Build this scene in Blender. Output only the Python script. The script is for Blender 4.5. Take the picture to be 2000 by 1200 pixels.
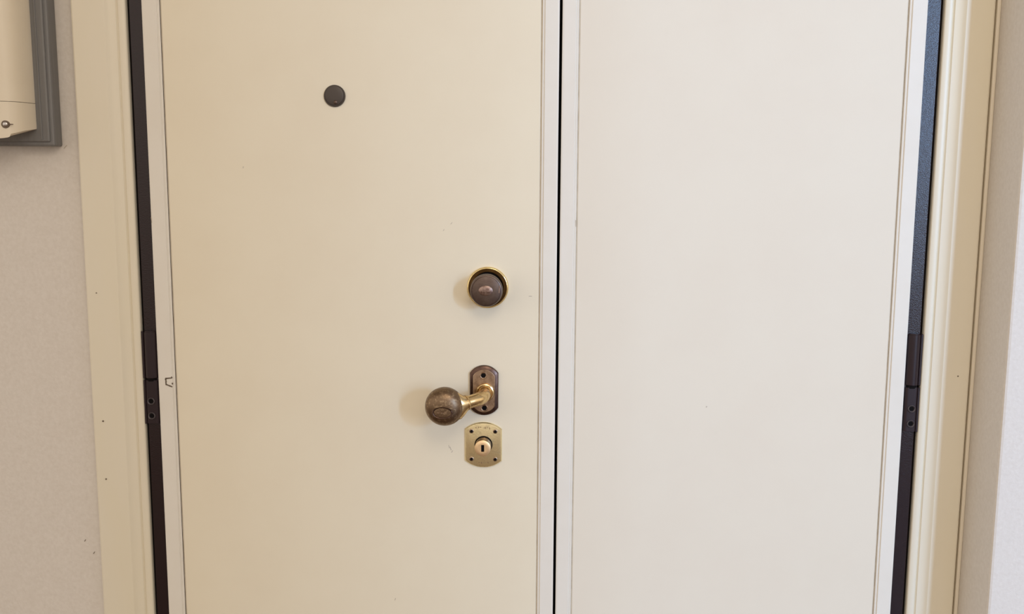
import bpy, bmesh, math
from mathutils import Matrix, Vector

# ------------------------------------------------------------------ reset
for o in list(bpy.data.objects):
    bpy.data.objects.remove(o)
scene = bpy.context.scene
COL = scene.collection

# ------------------------------------------------------------------ camera
cam_data = bpy.data.cameras.new('camera')
cam_data.sensor_width = 36.0
cam_data.lens = 36.0                      # 2000 px focal length on a 2000 px wide frame
cam_data.clip_start = 0.02
cam = bpy.data.objects.new('camera', cam_data)
COL.objects.link(cam)
cam.location = (0.0, -1.58226, 1.40)
cam.rotation_euler = (math.radians(81.68235), math.radians(-0.310814), math.radians(1.98355))
scene.camera = cam

# ------------------------------------------------------------------ world: warm light of the flat behind the hall
world = bpy.data.worlds.new('world')
scene.world = world
world.use_nodes = True
bg = world.node_tree.nodes['Background']
bg.inputs['Color'].default_value = (1.0, 0.89, 0.77, 1)
bg.inputs['Strength'].default_value = 1.12

# ------------------------------------------------------------------ daylight through the window behind the camera
def area(name, loc, sx, sy, power, color, target):
    l = bpy.data.lights.new(name, 'AREA')
    l.shape = 'RECTANGLE'
    l.size, l.size_y, l.energy, l.color = sx, sy, power, color
    o = bpy.data.objects.new(name, l)
    COL.objects.link(o)
    o.location = loc
    d = Vector(target) - Vector(loc)
    o.rotation_euler = d.to_track_quat('-Z', 'Y').to_euler()
    return o
area('daylight_upper_pane', (3.03, -4.62, 2.30), 0.44, 0.62, 152, (0.32, 0.58, 1.0), (3.03, 0, 2.30))
area('daylight_lower_pane', (3.03, -4.62, 1.45), 0.44, 0.88, 64, (0.60, 0.75, 1.0), (3.03, 0, 1.45))

# warm fill light added behind the camera to lift the door's top and centre
gl = bpy.data.lights.new('hall_warm_fill', 'POINT')
gl.energy, gl.color, gl.shadow_soft_size = 24, (1.0, 0.86, 0.68), 0.32
glo = bpy.data.objects.new('hall_warm_fill', gl)
COL.objects.link(glo)
glo.location = (0.20, -1.75, 2.25)

vs = scene.view_settings
vs.view_transform = 'Standard'
vs.look = 'None'
vs.gamma = 1.0
vs.exposure = 0.0
vs.use_curve_mapping = False

# ------------------------------------------------------------------ materials
def mat(name, color, rough=0.5, metal=0.0, spec=0.5, color2=None, nscale=6.0, lo=0.4, hi=0.65,
        bump=0.0, bscale=400.0, rough2=None, detail=4.0, stretch=None):
    m = bpy.data.materials.new(name)
    m.use_nodes = True
    nt = m.node_tree
    b = nt.nodes['Principled BSDF']
    b.inputs['Base Color'].default_value = (*color, 1)
    b.inputs['Roughness'].default_value = rough
    b.inputs['Metallic'].default_value = metal
    b.inputs['Specular IOR Level'].default_value = spec
    geo = nt.nodes.new('ShaderNodeNewGeometry')
    mp = nt.nodes.new('ShaderNodeMapping')
    nt.links.new(geo.outputs['Position'], mp.inputs['Vector'])
    if stretch:
        mp.inputs['Scale'].default_value = stretch
    if color2 or rough2 is not None:
        n = nt.nodes.new('ShaderNodeTexNoise')
        n.inputs['Scale'].default_value = nscale
        n.inputs['Detail'].default_value = detail
        n.inputs['Roughness'].default_value = 0.6
        nt.links.new(mp.outputs[0], n.inputs['Vector'])
        r = nt.nodes.new('ShaderNodeMapRange')
        r.inputs['From Min'].default_value = lo
        r.inputs['From Max'].default_value = hi
        nt.links.new(n.outputs['Fac'], r.inputs['Value'])
        if color2:
            mx = nt.nodes.new('ShaderNodeMix')
            mx.data_type = 'RGBA'
            mx.inputs[6].default_value = (*color, 1)
            mx.inputs[7].default_value = (*color2, 1)
            nt.links.new(r.outputs[0], mx.inputs[0])
            nt.links.new(mx.outputs[2], b.inputs['Base Color'])
        if rough2 is not None:
            r2 = nt.nodes.new('ShaderNodeMapRange')
            r2.inputs['To Min'].default_value = rough
            r2.inputs['To Max'].default_value = rough2
            nt.links.new(r.outputs[0], r2.inputs['Value'])
            nt.links.new(r2.outputs[0], b.inputs['Roughness'])
    if bump:
        n2 = nt.nodes.new('ShaderNodeTexNoise')
        n2.inputs['Scale'].default_value = bscale
        n2.inputs['Detail'].default_value = 2.0
        nt.links.new(mp.outputs[0], n2.inputs['Vector'])
        bp = nt.nodes.new('ShaderNodeBump')
        bp.inputs['Strength'].default_value = bump
        bp.inputs['Distance'].default_value = 0.001
        nt.links.new(n2.outputs['Fac'], bp.inputs['Height'])
        nt.links.new(bp.outputs[0], b.inputs['Normal'])
    return m

M = {}
M['wall'] = mat('plaster_wall', (0.745, 0.705, 0.655), 0.75, spec=0.3, color2=(0.69, 0.645, 0.59), nscale=170, lo=0.3, hi=0.7, bump=0.3, bscale=260)
M['panel'] = mat('cream_panel_lacquer', (0.83, 0.76, 0.60), 0.55, spec=0.45, color2=(0.815, 0.74, 0.58), nscale=7, bump=0.05, bscale=350)
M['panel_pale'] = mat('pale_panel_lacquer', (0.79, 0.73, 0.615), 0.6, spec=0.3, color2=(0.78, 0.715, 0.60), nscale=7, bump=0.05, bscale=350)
M['stile'] = mat('pale_stile_lacquer', (0.80, 0.765, 0.69), 0.5, spec=0.3, color2=(0.785, 0.745, 0.665), nscale=14, bump=0.04, bscale=500)
M['trim'] = mat('cream_trim_paint', (0.79, 0.735, 0.605), 0.42, spec=0.5, color2=(0.785, 0.725, 0.575), nscale=9, bump=0.05, bscale=300, stretch=(1, 1, 0.25))
M['dark_metal'] = mat('dark_brown_powder_coat', (0.014, 0.005, 0.006), 0.24, spec=0.42, bump=0.30, bscale=900)
M['hinge'] = mat('dark_hinge_metal', (0.022, 0.012, 0.015), 0.33, spec=0.36, bump=0.08, bscale=600)
M['hinge_screw'] = mat('dark_screw_metal', (0.10, 0.085, 0.09), 0.35, metal=0.4)
M['black'] = mat('black_recess', (0.006, 0.005, 0.005), 0.8, spec=0.1)
M['brass'] = mat('polished_brass', (0.83, 0.66, 0.33), 0.16, metal=1.0, color2=(0.62, 0.47, 0.22), nscale=90, lo=0.5, hi=0.75, rough2=0.3)
M['worn_brass'] = mat('worn_brass_plate', (0.86, 0.74, 0.45), 0.30, metal=1.0, color2=(0.60, 0.49, 0.28), nscale=150, lo=0.48, hi=0.78, rough2=0.45, bump=0.1, bscale=500)
M['arm_brass'] = mat('rubbed_brass', (0.74, 0.54, 0.27), 0.22, metal=1.0, color2=(0.30, 0.19, 0.09), nscale=110, lo=0.45, hi=0.75, rough2=0.35)
M['bronze'] = mat('aged_bronze', (0.20, 0.135, 0.085), 0.38, metal=1.0, color2=(0.46, 0.34, 0.21), nscale=240, lo=0.52, hi=0.75, rough2=0.45, bump=0.15, bscale=500)
M['bronze_plate'] = mat('aged_bronze_plate', (0.42, 0.30, 0.21), 0.36, metal=1.0, color2=(0.26, 0.175, 0.12), nscale=140, lo=0.45, hi=0.7)
M['bronze_dark'] = mat('dark_bronze', (0.13, 0.08, 0.062), 0.32, metal=1.0, color2=(0.09, 0.055, 0.045), nscale=150)
M['thumb'] = mat('dark_grey_bronze', (0.145, 0.105, 0.085), 0.42, metal=0.9, color2=(0.115, 0.08, 0.065), nscale=120)
M['thumb_worn'] = mat('rubbed_copper', (0.36, 0.26, 0.22), 0.42, metal=1.0, color2=(0.20, 0.13, 0.105), nscale=260, lo=0.45, hi=0.65)
M['cylinder'] = mat('pale_brass_cylinder', (0.92, 0.66, 0.38), 0.42, metal=0.85)
M['cylinder_side'] = mat('dark_cylinder_side', (0.16, 0.10, 0.07), 0.4, metal=1.0)  # much darker than the cylinder face
M['peephole'] = mat('dark_peephole_cover', (0.065, 0.050, 0.040), 0.42, metal=0.2)
M['box_grey'] = mat('grey_plastic', (0.19, 0.188, 0.188), 0.5, color2=(0.17, 0.168, 0.168), nscale=30, stretch=(6, 6, 0.3))
M['box_cream'] = mat('yellowed_cream_plastic', (0.80, 0.72, 0.58), 0.45, color2=(0.78, 0.70, 0.56), nscale=14, bump=0.05)
M['steel'] = mat('steel_screw', (0.55, 0.52, 0.50), 0.3, metal=1.0)
M['chip'] = mat('dark_paint_chip', (0.16, 0.12, 0.085), 0.8)
M['mark'] = mat('grey_scuff', (0.50, 0.44, 0.36), 0.8)
M['groove'] = mat('tan_groove', (0.60, 0.53, 0.42), 0.8, color2=(0.50, 0.43, 0.33), nscale=40)  # groove bed, browner and darker than the panels
M['seam'] = mat('dark_seam', (0.34, 0.27, 0.18), 0.9, color2=(0.26, 0.20, 0.13), nscale=60)  # dark brown strips along the outer trim edges
M['floor'] = mat('brown_floor', (0.20, 0.13, 0.08), 0.4, color2=(0.16, 0.10, 0.06), nscale=6, stretch=(1, 6, 1))
M['caulk'] = mat('cream_caulk', (0.80, 0.73, 0.60), 0.6)

# ------------------------------------------------------------------ builders
def rootloc(p):
    while p is not None and p.parent is not None:
        p = p.parent
    return Vector(p.location) if p is not None else Vector((0, 0, 0))

def obj(name, bm, m, parent=None, smooth=None, bevel=0.0, seg=2, origin=None):
    me = bpy.data.meshes.new(name)
    bmesh.ops.recalc_face_normals(bm, faces=bm.faces[:])
    off = rootloc(parent) if parent is not None else Vector(origin or (0, 0, 0))
    for v in bm.verts:
        v.co -= off
    bm.to_mesh(me)
    bm.free()
    me.materials.append(M[m])
    o = bpy.data.objects.new(name, me)
    COL.objects.link(o)
    if parent is not None:
        o.parent = parent
    else:
        o.location = off
    if bevel:
        md = o.modifiers.new('bevel', 'BEVEL')
        md.width = bevel
        md.segments = seg
        md.limit_method = 'ANGLE'
        md.angle_limit = math.radians(40)
    if smooth is not None:
        for p in me.polygons:
            p.use_smooth = True
        me.set_sharp_from_angle(angle=math.radians(smooth))
    return o

def empty(name, loc):
    o = bpy.data.objects.new(name, None)
    o.empty_display_size = 0.05
    COL.objects.link(o)
    o.location = loc
    return o

def tag(o, label, cat=None, kind=None, group=None):
    o['label'] = label
    if cat:
        o['category'] = cat
    if kind:
        o['kind'] = kind
    if group:
        o['group'] = group
    return o

def box(bm, x0, x1, y0, y1, z0, z1):
    vs_ = [bm.verts.new((x, y, z)) for z in (z0, z1) for x, y in ((x0, y0), (x1, y0), (x1, y1), (x0, y1))]
    for f in ((0, 1, 2, 3), (7, 6, 5, 4), (0, 4, 5, 1), (1, 5, 6, 2), (2, 6, 7, 3), (3, 7, 4, 0)):
        bm.faces.new([vs_[i] for i in f])
    return bm

def B(*a):
    return box(bmesh.new(), *a)

def prism_z(prof, z0, z1, bm=None):
    """closed (x, y) outline extruded along z"""
    bm = bm or bmesh.new()
    a = [bm.verts.new((x, y, z0)) for x, y in prof]
    b = [bm.verts.new((x, y, z1)) for x, y in prof]
    n = len(prof)
    for i in range(n):
        bm.faces.new((a[i], a[(i + 1) % n], b[(i + 1) % n], b[i]))
    bm.faces.new(a)
    bm.faces.new(b[::-1])
    return bm

def prism_x(prof, x0, x1):
    """closed (z, y) outline extruded along x"""
    bm = bmesh.new()
    a = [bm.verts.new((x0, y, z)) for z, y in prof]
    b = [bm.verts.new((x1, y, z)) for z, y in prof]
    n = len(prof)
    for i in range(n):
        bm.faces.new((a[i], a[(i + 1) % n], b[(i + 1) % n], b[i]))
    bm.faces.new(a)
    bm.faces.new(b[::-1])
    return bm

def layers(cx, cz, rings, bm=None, close0=True, close1=True):
    """rings: list of (outline [(dx, dz)...], y); skins them one after another"""
    bm = bm or bmesh.new()
    vv = [[bm.verts.new((cx + dx, y, cz + dz)) for dx, dz in out] for out, y in rings]
    for a, b in zip(vv, vv[1:]):
        n = len(a)
        for i in range(n):
            bm.faces.new((a[i], a[(i + 1) % n], b[(i + 1) % n], b[i]))
    if close0:
        bm.faces.new(vv[0])
    if close1:
        bm.faces.new(vv[-1][::-1])
    return bm

def circ(r, n=48, rz=None):
    rz = r if rz is None else rz
    return [(r * math.cos(2 * math.pi * i / n), rz * math.sin(2 * math.pi * i / n)) for i in range(n)]

def lathe(cx, cz, prof, n=48, close0=True, close1=True, bm=None, sx=1.0):
    """turned about the y axis; prof: (radius, y)"""
    return layers(cx, cz, [(circ(r * sx, n, r), y) for r, y in prof], bm, close0, close1)

def ring_solid(cx, cz, prof, n=64, ax=1.0):
    """closed (radius, y) section turned about y, a hole in the middle"""
    bm = bmesh.new()
    vv = [[bm.verts.new((cx + ax * r * math.cos(2 * math.pi * i / n), y, cz + r * math.sin(2 * math.pi * i / n)))
           for i in range(n)] for r, y in prof]
    m_ = len(vv)
    for k in range(m_):
        a, b = vv[k], vv[(k + 1) % m_]
        for i in range(n):
            bm.faces.new((a[i], a[(i + 1) % n], b[(i + 1) % n], b[i]))
    return bm

def tube(pts, radii, n=24):
    bm = bmesh.new()
    pts = [Vector(p) for p in pts]
    rings = []
    for k, p in enumerate(pts):
        t = (pts[min(k + 1, len(pts) - 1)] - pts[max(k - 1, 0)]).normalized()
        up = Vector((0, 0, 1))
        s = t.cross(up)
        s = s.normalized() if s.length > 1e-4 else Vector((1, 0, 0))
        u = s.cross(t).normalized()
        r = radii[k]
        ru, rs = r if isinstance(r, tuple) else (r, r)
        rings.append([bm.verts.new(p + u * (ru * math.sin(2 * math.pi * i / n)) + s * (rs * math.cos(2 * math.pi * i / n)))
                      for i in range(n)])
    for a, b in zip(rings, rings[1:]):
        for i in range(n):
            bm.faces.new((a[i], a[(i + 1) % n], b[(i + 1) % n], b[i]))
    bm.faces.new(rings[0])
    bm.faces.new(rings[-1][::-1])
    return bm

def barrel(hw, hh, sag, n=14):
    """outline with straight sides and arched top and bottom: half width, half height, arch height"""
    R = (hw * hw + sag * sag) / (2 * sag)
    a = math.asin(min(1, hw / R))
    out = []
    for i in range(n + 1):
        t = -a + 2 * a * i / n
        out.append((R * math.sin(t), hh - R + R * math.cos(t)))
    top = out
    bot = [(-x, -z) for x, z in top]
    return top + bot

def strip(pts, w, y, t=0.0003):
    """a thin crack line through (x, z) points"""
    bm = bmesh.new()
    for (x0, z0), (x1, z1) in zip(pts, pts[1:]):
        d = Vector((x1 - x0, z1 - z0))
        nrm = Vector((-d.y, d.x)).normalized() * w / 2
        q = [(x0 + nrm.x, z0 + nrm.y), (x1 + nrm.x * .7, z1 + nrm.y * .7), (x1 - nrm.x * .7, z1 - nrm.y * .7), (x0 - nrm.x, z0 - nrm.y)]
        layers(0, 0, [(q, y), (q, y - t)], bm)
    return bm

# ------------------------------------------------------------------ room shell
TOP = 2.10           # top of the door leaves
CEIL = 2.90
XL, XLI = -0.7228, -0.6418     # left architrave, outer and inner edge
XRI, XRO = 0.5828, 0.6535      # right architrave, inner and outer edge
PIER = 0.6630

def S(o, label, cat):
    return tag(o, label, cat, 'structure')

bm = B(-3.0, -0.66, 0.010, 0.20, 0, CEIL)
box(bm, -0.66, 0.61, 0.010, 0.20, TOP + 0.02, CEIL)
box(bm, 0.61, 0.70, 0.010, 0.20, 0, CEIL)
S(obj('wall_front', bm, 'wall'), 'off-white plaster wall around the double door, carrying the grey-backed box', 'wall')
S(obj('wall_right', B(PIER, 3.9, -0.112, 0.20, 0, CEIL), 'wall', bevel=0.004),
  'white wall corner standing proud beside the right-hand door trim', 'wall')
bm = B(1.42, 1.88, -3.10, -3.0, 0, CEIL)  # unseen partition, added to keep window light off the door's left side
S(obj('wall_blocker', bm, 'wall'), 'off-white partition behind the camera, added to block window light from the left leaf', 'wall')
bm = B(2.30, 2.80, -4.80, -4.66, 0, CEIL)
box(bm, 3.26, 3.9, -4.80, -4.66, 0, CEIL)
box(bm, 2.80, 3.26, -4.80, -4.66, 0, 0.99)
box(bm, 2.80, 3.26, -4.80, -4.66, 2.64, CEIL)
S(obj('wall_back', bm, 'wall'), 'off-white wall around the tall narrow window', 'wall')
bm = B(2.80, 2.82, -4.72, -4.64, 0.99, 2.64)
box(bm, 3.24, 3.26, -4.72, -4.64, 0.99, 2.64)
for z in (0.99, 1.92, 2.62):
    box(bm, 2.82, 3.24, -4.72, -4.64, z, z + 0.02)
S(obj('window_1', bm, 'stile'), 'white frame of the tall narrow window', 'window')
S(obj('floor', B(-9.0, 9.0, -10.0, 0.2, -0.1, 0), 'floor'), 'brown hall floor', 'floor')
S(obj('ceiling', B(-3.0, 3.9, -1.9, 0.2, CEIL, CEIL + 0.1), 'wall'), 'off-white hall ceiling', 'ceiling')

# ------------------------------------------------------------------ architraves (moulded trim)
def trim_profile():
    # u from the inner edge outwards, y towards the room is negative
    p = [(0.0, 0.012), (0.0, -0.0030), (0.0010, -0.0046), (0.0030, -0.0058), (0.0060, -0.0064), (0.0090, -0.0064),
         (0.0108, -0.0058), (0.0118, -0.0042), (0.0130, -0.0052), (0.0140, -0.0070), (0.0165, -0.0074),
         (0.0200, -0.0082), (0.0235, -0.0098), (0.0262, -0.0118), (0.0276, -0.0134), (0.0285, -0.0140), (0.0300, -0.0140)]
    return p
def trim_side(name, xin, xout, label):
    s = -1 if xout < xin else 1
    w = abs(xout - xin)
    prof = [(xin + s * u, y) for u, y in trim_profile()]
    prof += [(xin + s * (w - 0.003), -0.0125), (xin + s * (w - 0.001), -0.0115), (xin + s * w, -0.0090), (xin + s * w, 0.010), (xin + s * 0.02, 0.012)]
    o = obj(name, prism_z(prof, 0, TOP + 0.08), 'trim', smooth=22, origin=((xin + xout) / 2, 0, 0))
    return S(o, label, 'door trim')
t1 = trim_side('trim_1', XLI, XL, 'cream moulded door trim with nail holes, between plaster wall and left-hand leaf')
t2 = trim_side('trim_2', XRI, XRO, 'cream moulded door trim half in shade beside the projecting wall corner')
prof = [(TOP + 0.005 + u, y) for u, y in trim_profile()] + [(TOP + 0.077, -0.0125), (TOP + 0.080, -0.009), (TOP + 0.080, 0.010), (TOP + 0.025, 0.012)]
S(obj('trim_3', prism_x(prof, XL, XRO), 'trim', smooth=22, origin=(0, 0, TOP)), 'cream moulded head trim above the double door', 'door trim')
S(obj('trim_4', B(XRO + 0.0034, PIER, -0.0085, 0.012, 0, CEIL), 'caulk', bevel=0.002), 'narrow cream filler strip between door trim and wall corner', 'trim strip')

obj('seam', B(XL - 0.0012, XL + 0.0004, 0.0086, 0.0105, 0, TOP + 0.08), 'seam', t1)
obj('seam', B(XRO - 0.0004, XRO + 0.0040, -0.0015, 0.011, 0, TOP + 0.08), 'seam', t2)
def nail(parent, x, z, y, r=0.0016, name='nail_hole'):
    return obj(name, lathe(x, z, [(r, y + 0.0005), (r, y - 0.0002), (r * 0.6, y - 0.0003)], 10), 'chip', parent)
nail(t1, -0.7058, 0.9793, -0.0137, 0.0014)
nail(t1, -0.7059, 0.8833, -0.0136, 0.0013)
nail(t1, -0.7055, 1.1860, -0.0137, 0.0009)
nail(t2, 0.6352, 1.0698, -0.0133, 0.0011)

# ------------------------------------------------------------------ dark metal door frame
fr = empty('door_frame', (0, 0.05, 0))
S(fr, 'dark brown metal frame showing in the gaps beside the door leaves', 'door frame')
obj('jamb', B(-0.6378, -0.590, -0.0005, 0.10, 0, TOP + 0.02), 'dark_metal', fr, bevel=0.001)
obj('jamb', B(0.532, 0.5788, -0.0005, 0.10, 0, TOP + 0.02), 'dark_metal', fr, bevel=0.001)
obj('frame_return', B(-0.66, -0.6378, 0.005, 0.10, 0, TOP + 0.02), 'black', fr)
obj('frame_return', B(0.5788, 0.61, 0.005, 0.10, 0, TOP + 0.02), 'black', fr)
obj('head', B(-0.66, 0.61, 0.005, 0.10, TOP + 0.004, TOP + 0.02), 'dark_metal', fr)

# ------------------------------------------------------------------ door leaves
def leaf(name, x0, x1, w0, w1, label, panel):
    r = empty(name, ((x0 + x1) / 2, 0, 0.01))
    tag(r, label, 'door', 'structure')
    zb, zt = 0.01, TOP
    gr = 0.0021                                  # groove between stile and panel
    obj('core', B(x0 + 0.002, x1 - 0.002, 0.006, 0.052, zb, zt), 'dark_metal', r)
    def stile(xe, s, w):
        prof = [(0, 0.046), (0, -0.0022), (0.0005, -0.0034), (0.0026, -0.0040), (w - 0.0046, -0.0040), (w - 0.0040, -0.0036),
                (w - 0.0038, -0.0022), (w - 0.0030, -0.0017), (w - 0.0022, -0.0022), (w - 0.0010, -0.0021), (w, -0.0010), (w, 0.006), (0.004, 0.006), (0.004, 0.046)]
        return obj('stile', prism_z([(xe + s * u, y) for u, y in prof], zb, zt), 'stile', r)
    s0 = stile(x0, 1, w0)
    s1 = stile(x1, -1, w1)
    px0, px1 = x0 + w0 + gr, x1 - w1 - gr
    for z0, z1 in ((zb, zb + 0.026), (zt - 0.026, zt)):
        obj('rail', B(x0 + w0, x1 - w1, -0.004, 0.006, z0, z1), 'stile', r, bevel=0.001)
    pn = obj('panel', B(px0, px1, 0.0, 0.007, zb + 0.028, zt - 0.028), panel, r, bevel=0.0007)
    obj('groove_bed', B(x0 + w0 - 0.001, x1 - w1 + 0.001, 0.0007, 0.0065, zb + 0.026, zt - 0.026), 'groove', r)
    return r, s0, s1, pn

d1, s1l, s1r, p1 = leaf('door_1', -0.6173, 0.0156, 0.0268, 0.0258,
                        'cream door leaf with peephole, brass lock and crank knob', 'panel')
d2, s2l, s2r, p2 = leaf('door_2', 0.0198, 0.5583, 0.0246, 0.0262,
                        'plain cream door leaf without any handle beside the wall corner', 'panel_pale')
obj('astragal', B(0.010, 0.040, 0.0525, 0.060, 0.01, TOP), 'black', d1)

# chipped repair on the hinge stile and small scuffs
tag(obj('crack', strip([(-0.6055, 1.0480), (-0.5950, 1.0492), (-0.5948, 1.0498)], 0.0026, -0.0040), 'chip', s1l), 'cracked filler patch')
obj('crack', strip([(-0.6053, 1.0480), (-0.6045, 1.0440), (-0.6050, 1.0400), (-0.6045, 1.0390)], 0.0026, -0.0040), 'chip', s1l)
obj('crack', strip([(-0.6055, 1.0388), (-0.6000, 1.0366), (-0.5948, 1.0346)], 0.0026, -0.0040), 'chip', s1l)
obj('crack', strip([(-0.5946, 1.0412), (-0.5944, 1.0385)], 0.0026, -0.0040), 'chip', s1l)
obj('crack', strip([(-0.5955, 1.0500), (-0.5946, 1.0512)], 0.0026, -0.0040), 'chip', s1l)
obj('crack', strip([(-0.6166, 1.3045), (-0.6160, 1.2960)], 0.0012, -0.0036), 'mark', s1l)
for x, z, a, l, w in ((-0.4705, 1.3826, 80, 0.003, 0.001), (-0.1506, 0.9390, 110, 0.006, 0.0012), (-0.1480, 0.9340, 60, 0.004, 0.001),
                      (-0.153, 0.942, 100, 0.005, 0.0008), (-0.2422, 0.6828, 70, 0.004, 0.0011), (-0.0249, 1.1858, 0, 0.005, 0.001),
                      (-0.148, 1.2985, 50, 0.004, 0.0009), (-0.160, 1.288, 60, 0.003, 0.0008)):
    a = math.radians(a)
    dx, dz = l / 2 * math.cos(a), l / 2 * math.sin(a)
    obj('scuff', strip([(x - dx, z - dz), (x, z), (x + dx, z + dz)], w, 0.0, 0.0002), 'mark', p1)
obj('scuff', strip([(0.2530, 1.0120), (0.2545, 1.0140)], 0.0016, 0.0, 0.0002), 'mark', p2)
obj('scuff', strip([(0.0440, 1.3050), (0.0443, 1.2950)], 0.0012, -0.0022, 0.0002), 'mark', s2l)
wm = bpy.data.objects['wall_front']
for x, z, a, l in ((-0.743, 0.7491, 55, 0.0045), (-0.757, 0.770, 60, 0.004)):
    a = math.radians(a)
    dx, dz = l / 2 * math.cos(a), l / 2 * math.sin(a)
    obj('scuff', strip([(x - dx, z - dz), (x + dx, z + dz)], 0.0012, 0.0098, 0.0002), 'chip', wm)

# ------------------------------------------------------------------ hinges
def hinge(door, xc, side, zt, zm, zb, label):
    """side: +1 when the flange lies to the right of the barrel"""
    r = 0.0105
    y = 0.002
    def dsec(flat):
        out = []
        for i in range(28):
            t = 2 * math.pi * i / 28
            px, py = r * math.cos(t), r * math.sin(t)
            if flat:
                py = max(py, -0.0072)
            out.append((xc + px, y + py))
        return out
    h = obj('hinge', prism_z(dsec(False), zm + 0.0022, zt - 0.002), 'hinge', door, smooth=50, bevel=0.0006)
    tag(h, label)
    obj('knuckle', prism_z(dsec(True), zb, zm - 0.0016), 'hinge', h, smooth=50)
    obj('pin', prism_z([(xc + 0.0085 * math.cos(t * math.pi / 10), y + 0.0085 * math.sin(t * math.pi / 10)) for t in range(20)], zm - 0.003, zm + 0.004), 'black', h)
    obj('cap', prism_z([(xc + 0.0093 * math.cos(t * math.pi / 10), y + 0.0093 * math.sin(t * math.pi / 10)) for t in range(20)], zt - 0.003, zt), 'hinge', h)
    xa, xb = xc + side * (r - 0.001), xc + side * (r + 0.0021)
    obj('flange', B(min(xa, xb), max(xa, xb), -0.0045, 0.0, zb - 0.001, zm - 0.002), 'hinge', h, bevel=0.0005)
    obj('flange', B(min(xa, xb), max(xa, xb), -0.0045, 0.0, zm + 0.002, zt - 0.001), 'hinge', h, bevel=0.0005)
    yf = y - 0.0072
    for zz in (zb + 0.0125, zb + 0.0365):
        obj('screw', ring_solid(xc + side * 0.001, zz, [(0.0060, yf + 0.001), (0.0060, yf - 0.0012), (0.0052, yf - 0.0020), (0.0040, yf - 0.0012), (0.0036, yf + 0.001)], 24), 'hinge_screw', h, smooth=50)
        obj('screw_socket', lathe(xc + side * 0.001, zz, [(0.0038, yf + 0.0006), (0.0038, yf - 0.0004)], 6), 'black', h)
    return h
hinge(d1, -0.6286, -1, 1.1250, 1.0465, 0.9745, 'dark metal barrel hinge with two socket screws')
hinge(d2, 0.5695, 1, 1.1340, 1.0505, 0.9790, 'dark metal barrel hinge with two socket screws')

# ------------------------------------------------------------------ peephole
px, pz = -0.3258, 1.4913
ph = tag(obj('peephole', lathe(px, pz, [(0.0165, 0.001), (0.0165, -0.0022), (0.0158, -0.0030), (0.0148, -0.0030), (0.0144, -0.0024)], 56), 'peephole', d1, smooth=40),
         'dark round peephole')
obj('swing_cover', lathe(px, pz + 0.0004, [(0.0143, -0.0020), (0.0143, -0.0036), (0.0120, -0.0042), (0.0050, -0.0045)], 56), 'peephole', ph, smooth=40)
obj('pivot_screw', lathe(px + 0.0018, pz - 0.0096, [(0.0030, -0.0030), (0.0030, -0.0048), (0.0020, -0.0056), (0.0008, -0.0058)], 20), 'thumb', ph, smooth=40)

# ------------------------------------------------------------------ upper lock: thumb turn in a brass ring
kx, kz = -0.0914, 1.1993
ul = obj('night_lock', ring_solid(kx, kz, [(0.0323, 0.001), (0.0323, -0.0040), (0.0316, -0.0062), (0.0302, -0.0070), (0.0294, -0.0066), (0.0286, -0.0054),
                                           (0.0262, -0.0042), (0.0240, -0.0030), (0.0236, 0.0010)], 72), 'brass', d1, smooth=60)
tag(ul, 'dark round thumb turn in a polished brass ring')
obj('recess', lathe(kx, kz, [(0.0249, 0.0006), (0.0249, -0.0004)], 48), 'black', ul)
obj('thumb_turn', lathe(kx, kz, [(0.0190, 0.0), (0.0190, -0.010), (0.0215, -0.018), (0.0243, -0.027), (0.0250, -0.034), (0.0248, -0.0415),
                                 (0.0236, -0.0445), (0.0222, -0.0450), (0.0216, -0.0442), (0.0204, -0.0445), (0.0120, -0.0458), (0.0040, -0.0460)], 64), 'thumb', ul, smooth=25)
ty = -0.0456
em = obj('emblem', layers(kx - 0.0005, kz + 0.0005, [(circ(0.0108, 40, 0.0078), ty + 0.002), (circ(0.0108, 40, 0.0078), ty - 0.0010), (circ(0.0094, 40, 0.0066), ty - 0.0018), (circ(0.004, 40, 0.0024), ty - 0.0019)]), 'thumb_worn', ul, smooth=40)
tag(em, 'rubbed oval emblem with worn marks')
for i, (dx, h) in enumerate(((-0.0066, 0.0026), (-0.0038, 0.0022), (-0.0014, 0.0014), (0.0022, 0.0026), (0.0048, 0.0020))):
    bm = bmesh.new()
    layers(kx - 0.0005 + dx, kz - 0.0022, [(circ(0.0011, 10, h * 0.7), ty - 0.0010), (circ(0.0011, 10, h * 0.7), ty - 0.0022)], bm)
    obj('worn_mark', bm, 'bronze_dark', ul)
bm = layers(kx + 0.0195, kz + 0.002, [([(-0.0006, -0.005), (0.0008, -0.005), (0.0014, 0.006), (0.0002, 0.006)], -0.0438), ([(-0.0006, -0.005), (0.0008, -0.005), (0.0014, 0.006), (0.0002, 0.006)], -0.0452)])
obj('wear_line', bm, 'thumb_worn', ul)

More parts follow.
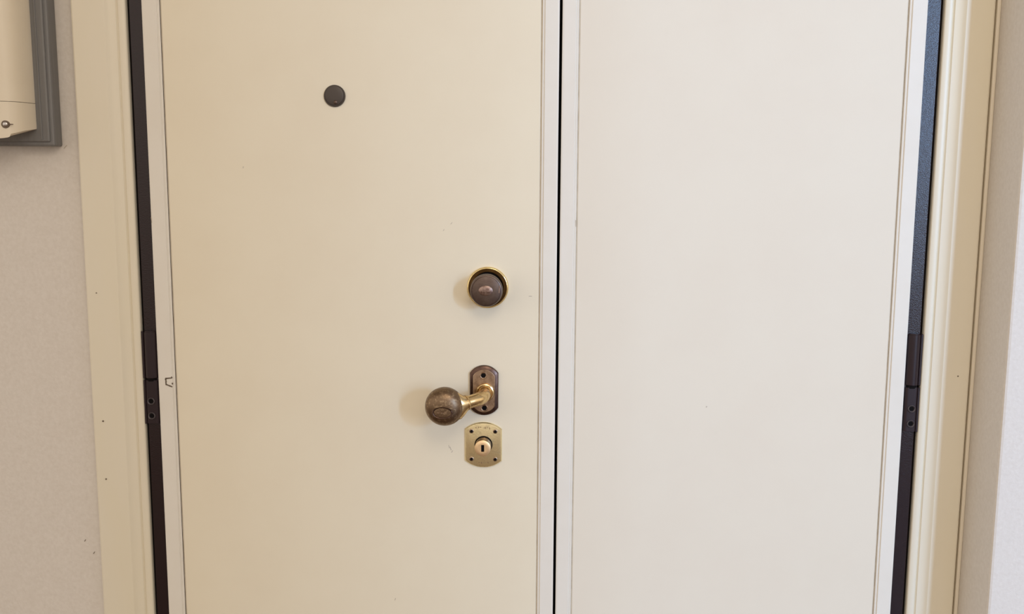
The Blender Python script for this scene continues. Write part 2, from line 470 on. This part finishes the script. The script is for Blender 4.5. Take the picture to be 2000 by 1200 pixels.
# ------------------------------------------------------------------ door handle: arched plate, collar, crank arm and knob
hx, hz = -0.0968, 1.0355
dh = obj('door_handle', layers(hx, hz, [(barrel(0.0225, 0.0402, 0.0125), 0.001), (barrel(0.0225, 0.0402, 0.0125), -0.0040), (barrel(0.0216, 0.0393, 0.0121), -0.0056),
                                        (barrel(0.0176, 0.0350, 0.0105), -0.0078)]), 'bronze_dark', d1, smooth=30)
tag(dh, 'worn bronze crank knob on an arched back plate')
obj('inner_plate', layers(hx, hz, [(barrel(0.0172, 0.0345, 0.0105), -0.0070), (barrel(0.0172, 0.0345, 0.0105), -0.0086), (barrel(0.0164, 0.0337, 0.0102), -0.0092)]), 'bronze_plate', dh, smooth=30)
for sx_, sz_ in ((hx - 0.0008, hz + 0.0252), (hx + 0.0008, hz - 0.0272)):
    obj('screw', ring_solid(sx_, sz_, [(0.0058, -0.0085), (0.0058, -0.0100), (0.0050, -0.0106), (0.0040, -0.0100), (0.0040, -0.0085)], 28), 'bronze_plate', dh, smooth=50)
    obj('screw_socket', lathe(sx_, sz_, [(0.0041, -0.0085), (0.0041, -0.0096)], 6), 'black', dh)
cx_, cz_ = hx + 0.0018, hz - 0.0020
obj('collar', lathe(cx_, cz_, [(0.0150, -0.0080), (0.0150, -0.0105), (0.0142, -0.0130), (0.0124, -0.0138), (0.0112, -0.0125), (0.0100, -0.0125)], 48), 'arm_brass', dh, smooth=45)
kcx, kcz, kcy = -0.1535, 1.0233, -0.062
pts, rad = [], []
ctrl = [((cx_, -0.008, cz_), 0.0104), ((cx_, -0.020, cz_), 0.0100), ((cx_ - 0.0003, -0.032, cz_ - 0.0003), 0.0100), ((cx_ - 0.0030, -0.0420, cz_ - 0.0010), 0.0106),
        ((cx_ - 0.0095, -0.0490, cz_ - 0.0022), 0.0106), ((cx_ - 0.0170, -0.0530, cz_ - 0.0037), 0.0100), ((cx_ - 0.0240, -0.0560, cz_ - 0.0052), 0.0106),
        ((cx_ - 0.0285, -0.0580, cz_ - 0.0064), (0.0135, 0.0108)), ((cx_ - 0.0325, -0.0600, cz_ - 0.0075), (0.0178, 0.0110)), ((cx_ - 0.0365, -0.0615, cz_ - 0.0083), (0.0215, 0.0110)), ((cx_ - 0.0430, -0.0620, cz_ - 0.0092), (0.0235, 0.0100))]
for p, r in ctrl:
    pts.append(p)
    rad.append(r)
obj('crank_arm', tube(pts, rad, 28), 'arm_brass', dh, smooth=60)
obj('arm_ring', tube([(cx_ - 0.0225, -0.0553, cz_ - 0.0049), (cx_ - 0.0240, -0.0560, cz_ - 0.0052), (cx_ - 0.0255, -0.0567, cz_ - 0.0055)], [0.0104, 0.0118, 0.0118], 28), 'arm_brass', dh, smooth=60)
kn = obj('knob', lathe(kcx, kcz, [(0.0100, kcy + 0.019), (0.0180, kcy + 0.0175), (0.0250, kcy + 0.0130), (0.0288, kcy + 0.0070), (0.0300, kcy + 0.0005), (0.0296, kcy - 0.0040),
                                  (0.0282, kcy - 0.0082), (0.0258, kcy - 0.0120), (0.0215, kcy - 0.0155), (0.0150, kcy - 0.0180), (0.0080, kcy - 0.0190), (0.003, kcy - 0.0192)], 64), 'bronze', dh, smooth=60)
tag(kn, 'round aged bronze knob with engraved oval')
# engraved oval cartouche on the knob face
oy = kcy - 0.0182
bm = bmesh.new()
n = 48
sect = [(1.0, oy + 0.002), (1.0, oy - 0.0010), (0.95, oy - 0.0018), (0.88, oy - 0.0016), (0.83, oy - 0.0006), (0.83, oy + 0.002)]
vv = [[bm.verts.new((kcx - 0.0015 + 0.0158 * k * math.cos(2 * math.pi * i / n), y, kcz - 0.0058 + 0.0090 * k * math.sin(2 * math.pi * i / n))) for i in range(n)] for k, y in sect]
for k in range(len(sect)):
    a, b = vv[k], vv[(k + 1) % len(sect)]
    for i in range(n):
        bm.faces.new((a[i], a[(i + 1) % n], b[(i + 1) % n], b[i]))
obj('oval_rim', bm, 'bronze_dark', dh, smooth=60)
obj('oval_field', layers(kcx - 0.0015, kcz - 0.0058, [(circ(0.0134, 40, 0.0076), oy + 0.001), (circ(0.0134, 40, 0.0076), oy - 0.0006), (circ(0.010, 40, 0.005), oy - 0.0009)]), 'bronze', dh, smooth=60)
for dx, dz, w_, h_ in ((-0.006, -0.0055, 0.0022, 0.0009), (-0.001, -0.0060, 0.0016, 0.0012), (0.004, -0.0055, 0.0020, 0.0009)):
    obj('engraved_mark', layers(kcx - 0.0015 + dx, kcz + dz, [(circ(w_, 12, h_), oy), (circ(w_, 12, h_), oy - 0.0013)]), 'bronze_plate', dh)

# ------------------------------------------------------------------ lower lock: brass plate with key cylinder
lx, lz = -0.0978, 0.9464
lk = obj('key_lock', layers(lx, lz, [(barrel(0.0292, 0.0370, 0.0110), 0.001), (barrel(0.0292, 0.0370, 0.0110), -0.0026), (barrel(0.0280, 0.0358, 0.0107), -0.0044), (barrel(0.0270, 0.0348, 0.0105), -0.0046)]), 'worn_brass', d1, smooth=25)
tag(lk, 'worn brass lock plate with a key cylinder')
for sx_ in (-1, 1):
    for sz_ in (-1, 1):
        obj('screw', lathe(lx + sx_ * 0.0189, lz + sz_ * 0.0228, [(0.0036, -0.0040), (0.0036, -0.0050), (0.0028, -0.0054)], 24), 'bronze_plate', lk, smooth=40)
        obj('screw_socket', lathe(lx + sx_ * 0.0189, lz + sz_ * 0.0228, [(0.0026, -0.0050), (0.0026, -0.0056)], 6), 'black', lk)
hx2, hz2 = lx + 0.0002, lz + 0.0008
obj('cylinder_hole', lathe(hx2, hz2, [(0.0143, -0.0040), (0.0143, -0.00485)], 48), 'black', lk)
cl = obj('cylinder', lathe(hx2, hz2, [(0.0128, -0.0030), (0.0128, -0.0235), (0.0127, -0.0238)], 48), 'cylinder_side', lk, smooth=40)
bm = bmesh.new()
slot = [(-0.0021, 0.0052), (0.0021, 0.0052), (0.0021, 0.0040), (0.0021, 0.0), (0.0021, -0.0040), (0.0021, -0.0052), (-0.0021, -0.0052), (-0.0021, -0.0040), (-0.0021, 0.0), (-0.0021, 0.0040)]
angs = [math.atan2(z * 0.45, x) for x, z in slot]
def ringc(r):
    return [(r * math.cos(a), r * math.sin(a)) for a in angs]
bm = ring_solid(hx2, hz2, [(0.0124, -0.0236), (0.0128, -0.0242), (0.0127, -0.0252), (0.0118, -0.0258), (0.0068, -0.0258), (0.0068, -0.0236)], 48)
obj('cylinder_face', bm, 'cylinder', lk, smooth=40)
# plug with the key slot: four bars around the slot
sl = 0.0024, 0.0056
bm = bmesh.new()
outer = circ(0.0068, 48)
inner = []
for x, z in outer:
    k = min(sl[0] / abs(x) if abs(x) > 1e-6 else 9, sl[1] / abs(z) if abs(z) > 1e-6 else 9)
    inner.append((x * k, z * k))
rings = [(outer, -0.0238), (outer, -0.0257), (inner, -0.0257), (inner, -0.0238)]
layers(hx2, hz2, rings, bm, False, False)
obj('key_plug', bm, 'cylinder', lk)
obj('keyhole', layers(hx2, hz2, [([(-0.003, -0.006), (0.003, -0.006), (0.003, 0.006), (-0.003, 0.006)], -0.0230), ([(-0.003, -0.006), (0.003, -0.006), (0.003, 0.006), (-0.003, 0.006)], -0.0240)]), 'black', lk)
# worn stamped marks above and below the cylinder
for dx, dz, w_, h_ in ((-0.0120, 0.0285, 0.0016, 0.0006), (-0.0075, 0.0290, 0.0005, 0.0016), (-0.0045, 0.0295, 0.0014, 0.0005), (0.0030, 0.0285, 0.0006, 0.0019), (0.0100, 0.0275, 0.0006, 0.0020),
                       (0.0060, 0.0292, 0.0009, 0.0006), (-0.0030, -0.0290, 0.0007, 0.0018), (0.0075, -0.0285, 0.0006, 0.0012), (-0.0070, -0.0285, 0.0009, 0.0006)):
    obj('stamped_mark', layers(lx + dx, lz + dz, [(circ(w_, 10, h_), -0.0040), (circ(w_, 10, h_), -0.00475)]), 'bronze_plate', lk)

# ------------------------------------------------------------------ electrical box on the wall
eb = empty('electrical_box', (-0.95, 0.010, 1.4139))
tag(eb, 'cream plastic electrical box on a grey back frame, hung on the plaster wall', 'electrical box')
bx1 = -0.7560
bf = obj('back_frame', B(-1.16, bx1, -0.0170, 0.0100, 1.4130, 1.86), 'box_grey', eb, bevel=0.003)
obj('frame_step', B(-1.15, bx1 - 0.0060, -0.0205, -0.0160, 1.4195, 1.85), 'box_grey', bf, bevel=0.0025)
obj('frame_rib', B(bx1 - 0.019, bx1 - 0.0165, -0.0218, -0.0200, 1.4230, 1.84), 'box_grey', bf, bevel=0.0006)
def cover(name, z0, z1, mtl='box_cream'):
    xr, xl, yb, yf = -0.7810, -1.13, -0.020, -0.086
    prof = [(xl, yb), (xr, yb), (xr - 0.0005, -0.055), (xr - 0.0020, -0.070), (xr - 0.0060, -0.0795), (xr - 0.0120, -0.0845), (xr - 0.0200, yf), (xl + 0.02, yf), (xl + 0.004, -0.075), (xl, -0.060)]
    return obj(name, prism_z(prof, z0, z1), mtl, eb, smooth=40)
cover('upper_cover', 1.4775, 1.84)
# the lower cover: its front hangs lower than its sides, with a small notch at the rounded corner
xr, xl = -0.7810, -1.13
low = [(xl, -0.020, 1.4370), (xr, -0.020, 1.4390), (xr - 0.0005, -0.055, 1.4358), (xr - 0.0020, -0.070, 1.4332), (xr - 0.0060, -0.0795, 1.4312),
       (xr - 0.0085, -0.0822, 1.4302), (xr - 0.0095, -0.0831, 1.4264), (xr - 0.0120, -0.0845, 1.4250), (xr - 0.0200, -0.086, 1.4238), (xl + 0.02, -0.086, 1.4215),
       (xl + 0.004, -0.075, 1.4230), (xl, -0.060, 1.4300)]
bm = bmesh.new()
va = [bm.verts.new((x, y, z)) for x, y, z in low]
vb = [bm.verts.new((x, y, 1.4768)) for x, y, z in low]
for k in range(len(low)):
    bm.faces.new((va[k], va[(k + 1) % len(low)], vb[(k + 1) % len(low)], vb[k]))
bmesh.ops.triangulate(bm, faces=[bm.faces.new(va), bm.faces.new(vb[::-1])])
lc = obj('lower_cover', bm, 'box_cream', eb, smooth=40)
obj('screw_recess', lathe(-0.7950, 1.4440, [(0.0056, -0.080), (0.0056, -0.0864)], 24), 'chip', lc)
obj('screw', lathe(-0.7945, 1.4440, [(0.0036, -0.082), (0.0036, -0.0872), (0.0026, -0.0880)], 20), 'steel', lc, smooth=40)
obj('screw_slot', strip([(-0.7900, 1.4440), (-0.7835, 1.4440)], 0.0018, -0.0845, 0.0008), 'chip', lc)
obj('wall_crack', strip([(bx1 + 0.001, 1.4100), (bx1 + 0.006, 1.4150)], 0.0012, 0.0098), 'mark', wm)
